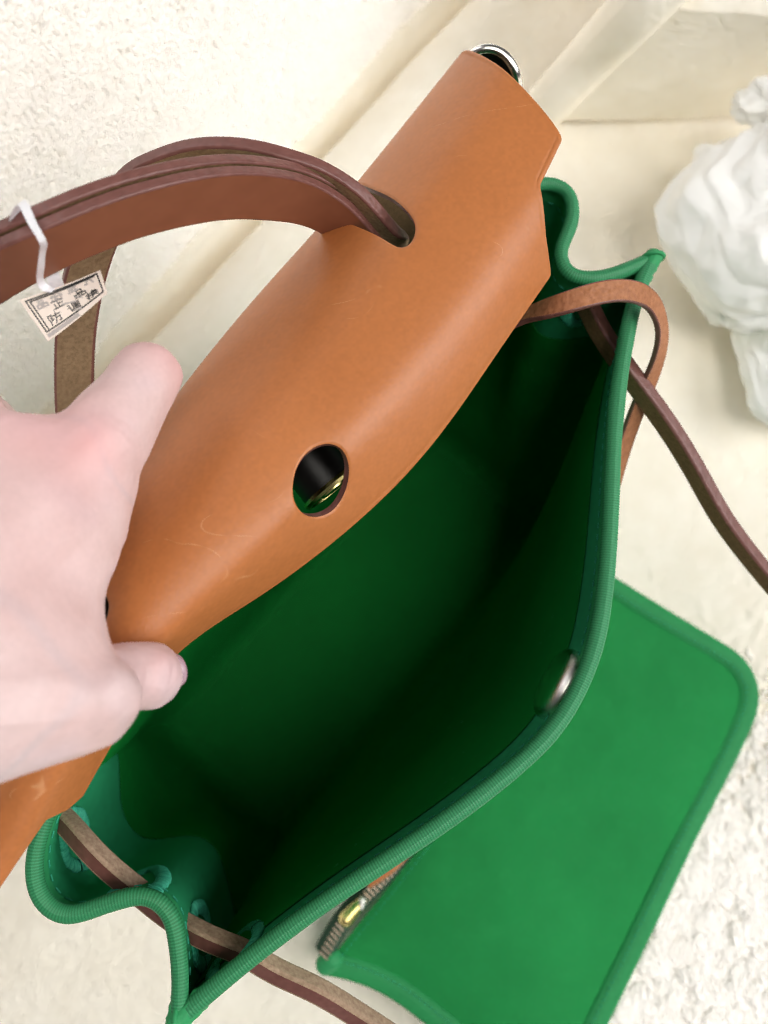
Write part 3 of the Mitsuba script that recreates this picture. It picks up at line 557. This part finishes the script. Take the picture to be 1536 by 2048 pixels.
# ------------------------------------------------------------------ the tag on the handle
thing("security_tag", "small printed paper tag on a white ribbon tied to the handle", "tag")
def ribbon(key, a, b, mat, th=.0003, n=40):
    A, B = curve(pts(a), n), curve(pts(b), n); k = np.linspace(0, 1, 6)
    g = A[:, None] * (1 - k)[None, :, None] + B[:, None] * k[None, :, None]
    add(key, sheet(g, th), mat, 40)
ribbon("security_tag__ribbon", [(20, 448, .322), (28, 420, .331), (36, 412, .333), (55, 445, .333), (78, 483, .332), (79, 500, .328), (74, 540, .320), (73, 562, .313), (82, 580, .309), (102, 586, .309)],
       [(48, 424, .322), (48, 402, .331), (55, 404, .333), (76, 450, .333), (93, 481, .332), (92, 496, .328), (88, 535, .320), (86, 555, .313), (94, 568, .309), (110, 578, .309)], "white_ribbon")
ribbon("security_tag__ribbon_001", [(90, 528, .306), (92, 545, .305), (97, 570, .305), (104, 584, .306)], [(103, 518, .306), (112, 535, .305), (122, 555, .305), (130, 572, .306)], "white_ribbon")
TZ = .308
tl, tr, br, bl = P(38, 600, TZ), P(200, 541, TZ + .002), P(215, 586, TZ - .003), P(96, 683, TZ - .004)
def card(u, v):   # u along the text, v downwards
    q = tl * (1 - u) * (1 - v) + tr * u * (1 - v) + br * u * v + bl * (1 - u) * v
    return q + nrm(np.cross(tr - tl, bl - tl)) * (.0012 * np.sin(math.pi * np.asarray(u)))
cn_ = nrm(np.cross(tr - tl, bl - tl)); cn_ = cn_ if cn_ @ (EYE - tl) > 0 else -cn_
rr_ = 0.05
uu, vv = np.meshgrid(np.linspace(0, 1, 24), np.linspace(0, 1, 14), indexing="ij")
cg = np.array([[card(u, v) for u, v in zip(a, b)] for a, b in zip(uu, vv)])
add("security_tag__card", sheet(cg, .0004, 1 if gridn(cg)[0, 0] @ cn_ < 0 else -1), "tag_card", 30)
def ink(key, strokes, mat, wd=.012, off=.00012):
    ms = []
    for st_ in strokes:
        for (u0, v0), (u1, v1) in zip(st_, st_[1:]):
            a, b = card(u0, v0), card(u1, v1); d = nrm(b - a); s = nrm(np.cross(cn_, d)) * wd * .013; o = cn_ * off; k = 7
            ts = np.linspace(0, 1, k); c = np.array([card(u0 + (u1 - u0) * t, v0 + (v1 - v0) * t) for t in ts]) + o
            c[0] -= d * wd * .013; c[-1] += d * wd * .013
            v = np.concatenate([c - s, c + s, c + s + cn_ * .00006, c - s + cn_ * .00006]); f = []
            for i in range(k - 1):
                for q in range(4):
                    A, B = q * k + i, ((q + 1) % 4) * k + i; f += [[A, B, B + 1], [A, B + 1, A + 1]]
            ms.append(trimesh.Trimesh(v, f, process=False))
    add(key, trimesh.util.concatenate(ms), mat)
def at(ch, u, v, su, sv, mirror=False): return [[(u + (1 - x if mirror else x) * su, v + y * sv) for x, y in s] for s in ch]
ZHENG = [[(.1, .08), (.9, .08)], [(.52, .08), (.52, .95)], [(.52, .5), (.86, .5)], [(.24, .45), (.24, .95)], [(0, .95), (1, .95)]]
PIN = [[(.3, .05), (.7, .05), (.7, .42), (.3, .42), (.3, .05)], [(.04, .58), (.42, .58), (.42, .98), (.04, .98), (.04, .58)], [(.58, .58), (.96, .58), (.96, .98), (.58, .98), (.58, .58)]]
FANG = [[(.08, 1), (.08, .08), (.36, .08), (.24, .42), (.38, .55), (.16, .66)], [(.68, 0), (.72, .16)], [(.44, .24), (1, .24)], [(.62, .24), (.6, .6), (.42, 1)], [(.62, .5), (.92, .5), (.88, .95), (.74, .92)]]
DIAO = [[(.08, .06), (.2, .18)], [(.02, .4), (.2, .4), (.2, .9), (.34, .78)], [(.44, .1), (.44, .7), (.36, 1)], [(.44, .1), (.96, .1), (.96, .96), (.86, .92)], [(.56, .3), (.84, .3)], [(.7, .18), (.7, .5)], [(.54, .5), (.86, .5)], [(.58, .64), (.82, .64), (.82, .86), (.58, .86), (.58, .64)]]
HUAN = [[(.02, .28), (.36, .28)], [(.2, 0), (.2, .95), (.1, .88)], [(.02, .66), (.36, .54)], [(.62, 0), (.46, .28)], [(.6, .14), (.86, .14), (.76, .3)], [(.5, .34), (.94, .34), (.94, .6)], [(.5, .34), (.5, .6)], [(.4, .62), (1, .62)], [(.7, .34), (.66, .7), (.4, 1)], [(.7, .66), (1, 1)]]
YOU = [[(.28, 0), (.04, .4)], [(.18, .28), (.18, 1)], [(.36, .34), (1, .34)], [(.6, .04), (.56, .6), (.34, 1)], [(.7, .34), (.7, .9), (.98, .9), (.98, .72)], [(.82, .1), (.92, .2)]]
JI = [[(.2, .1), (.2, .6), (.05, .95)], [(.2, .1), (.75, .1), (.75, .85), (.98, .85)]]
ink("security_tag__border", [[(.055, .07), (.95, .07), (.95, .83), (.055, .83), (.055, .07)], [(.095, .115), (.905, .115)], [(.095, .115), (.095, .79)]], "black_ink", .014)
ink("security_tag__lettering", at(ZHENG, .28, .29, .16, .21) + at(PIN, .58, .30, .16, .21) + at(FANG, .15, .55, .17, .23) + at(DIAO, .43, .55, .17, .22) + at(HUAN, .71, .54, .17, .22), "black_ink", .0105)
ink("security_tag__mirrored_print", at(PIN, .13, .16, .13, .17, True) + at(YOU, .32, .15, .14, .18, True) + at(ZHENG, .54, .14, .12, .15, True) + at(JI, .76, .13, .12, .16, True) + [[(.4, .46), (.56, .56)], [(.58, .44), (.66, .55)], [(.5, .76), (.6, .82)]], "grey_ink", .018)
ink("security_tag__code_strip", [[(.06, .915), (.5, .915)]], "grey_ink", .04)

# ------------------------------------------------------------------ the pouch
thing("pouch", "flat green zipped pouch lying on the sofa under the bag", "pouch")
PZ = .012
outline = np.vstack([curve(pts(l), n)[:-1] for l, n in (
    ([(655, 1925, PZ), (760, 1795, PZ), (880, 1640, PZ), (1040, 1380, PZ), (1150, 1160, PZ)], 40),
    ([(1150, 1160, PZ), (1190, 1158, PZ), (1225, 1175, PZ), (1330, 1240, PZ), (1430, 1300, PZ), (1478, 1338, PZ), (1496, 1385, PZ), (1480, 1450, PZ), (1380, 1650, PZ), (1290, 1840, PZ), (1190, 2045, PZ), (1120, 2190, PZ)], 110),
    ([(1120, 2190, PZ), (1085, 2230, PZ), (1040, 2200, PZ), (960, 2110, PZ), (870, 2032, PZ), (770, 1962, PZ), (700, 1935, PZ), (655, 1925, PZ)], 60))])
poly = Polygon(outline[:, :2])
def dome(h, under, step=.004, seed=1):
    x0, y0, x1, y1 = poly.bounds
    xs, ys = np.meshgrid(np.arange(x0, x1, step), np.arange(y0, y1, step), indexing="ij")
    inside = shapely.contains_xy(poly.buffer(-step * .5), xs.ravel(), ys.ravel())
    q = np.c_[xs.ravel(), ys.ravel()][inside]; b = outline[:, :2]; a = np.vstack([b, q])
    tri = Delaunay(a).simplices; c = a[tri].mean(1); tri = tri[shapely.contains_xy(poly, c[:, 0], c[:, 1])]
    d = shapely.distance(shapely.points(a), poly.exterior)
    z = PZ + h * (1 - np.exp(-d / .03)) + (meshkit.fbm(np.c_[a * 14, np.zeros(len(a))], 3, seed) - .5) * .0095 * (1 - np.exp(-d / .02))
    v = np.c_[a, z]; e = v[tri]; flip = np.cross(e[:, 1] - e[:, 0], e[:, 2] - e[:, 0])[:, 2] < 0
    tri[flip] = tri[flip][:, ::-1]; return trimesh.Trimesh(v, tri, process=False)
add("pouch__front", dome(.010, 0), "pouch_canvas", True)
pc = outline[38:]
add_tube("pouch__piping", np.vstack([pc, outline[:1]]) + [0, 0, .0012], .0023, "pouch_trim", 16, flat=2.8)
st_ = curve(np.array(poly.buffer(-.0030).exterior.coords)[::4][:, :2] @ np.eye(2, 3) + [0, 0, PZ + .0040], 900)
add("pouch__stitch", trimesh.util.concatenate([tube(st_[i:i + 3], .0003, 5)[0] for i in range(0, 897, 4)]), "stitching"); labels["pouch__stitch"] = {"kind": "stuff"}
ins = np.array(poly.buffer(-.0078).exterior.coords)[:, :2]
# the seam groove inside the piping: a thin raised ridge
ins3 = np.c_[ins, np.full(len(ins), PZ + .0022)]
zl = curve(pts([(648, 1905, .016), (700, 1822, .017), (760, 1760, .018), (830, 1672, .018), (920, 1560, .018)]), 60)
add_tube("pouch__zip_tape", zl + [0, 0, -.002], .0058, "zip_cloth", 12)
zt = []
for i, q in enumerate(curve(zl, 44)):
    d = nrm(zl[30] - zl[10]); s = nrm(np.cross(d, [0, 0, 1])); b = trimesh.creation.box([.0011, .0060, .0022]); b.apply_transform(np.r_[np.c_[d, s, [0, 0, 1], q + np.array([0, 0, .004])], [[0, 0, 0, 1]]]); zt.append(b)
add("pouch__zip_teeth", trimesh.util.concatenate(zt), "zip_metal"); labels["pouch__zip_teeth"] = {"kind": "stuff"}
zp = P(703, 1826, .028)
d = nrm(zl[30] - zl[10]); s = nrm(np.cross(d, [0, 0, 1]))
add("pouch__zip_slider", blob([[(zp - d * .004, .0042), (zp + d * .003, .0034)], [(zp + d * .003, .0034), (zp + d * .009, .0022)]], .001, 4), "gold", True)
add("pouch__zip_ring", blob([[(P(722, 1815, .030), .0016), (P(725, 1800, .030), .0020)]], .0008, 2), "steel", True)
add("pouch__leather_tab", sheet(np.stack([curve(pts([(740, 1775, .028), (790, 1740, .030), (835, 1690, .030), (900, 1600, .03)]), 20), curve(pts([(730, 1750, .028), (770, 1710, .030), (820, 1660, .030), (880, 1570, .03)]), 20)], 1), .002), "leather", 40)
add("pouch__corner", blob([[(P(652, 1928, .012), .006), (P(664, 1918, .014), .006)]], .0015, 4), "smooth_piping", True)

# ------------------------------------------------------------------ crumpled white wrapping at the right
thing("plastic_bag", "crumpled white plastic bag lying on the sofa at the right", "plastic bag")
ic = trimesh.creation.icosphere(6); v = np.array(ic.vertices)
def crumple(c, ex, seed, key):
    r = np.random.default_rng(seed); rd = np.ones(len(v)) + .18 * (meshkit.fbm(v * 1.2, 2, seed) - .5) * 2
    w_ = v + (meshkit.fbm(v * 2.4, 2, seed + 2)[:, None] - .5) * .45
    tri_ = lambda x: np.abs((x + .25) % 1 - .5) * 4 - 1          # sharp creases running across the film
    fd = nrm(np.array([.3, -1, .1]))
    for i in range(12):
        f_ = r.uniform(.7, 1.1) * (1.15 ** i); n_ = r.normal(size=3); n_ = nrm(n_ - fd * (n_ @ fd) * .72); k_ = meshkit.noise(v * 1.6, seed + 20 + i)
        rd += .062 / f_ * tri_(w_ @ n_ * f_ + r.uniform()) * (.25 + 1.5 * k_ * k_)
    add(key, trimesh.Trimesh(c + v * rd[:, None] * ex, ic.faces, process=False), "white_film", 25)
crumple(P(1600, 450, .045), np.array([.082, .080, .052]), 3, "plastic_bag__body")
crumple(P(1610, 690, .02), np.array([.046, .062, .03]), 8, "plastic_bag__tail")
crumple(P(1540, 205, .06), np.array([.024, .014, .014]), 12, "plastic_bag__twist")
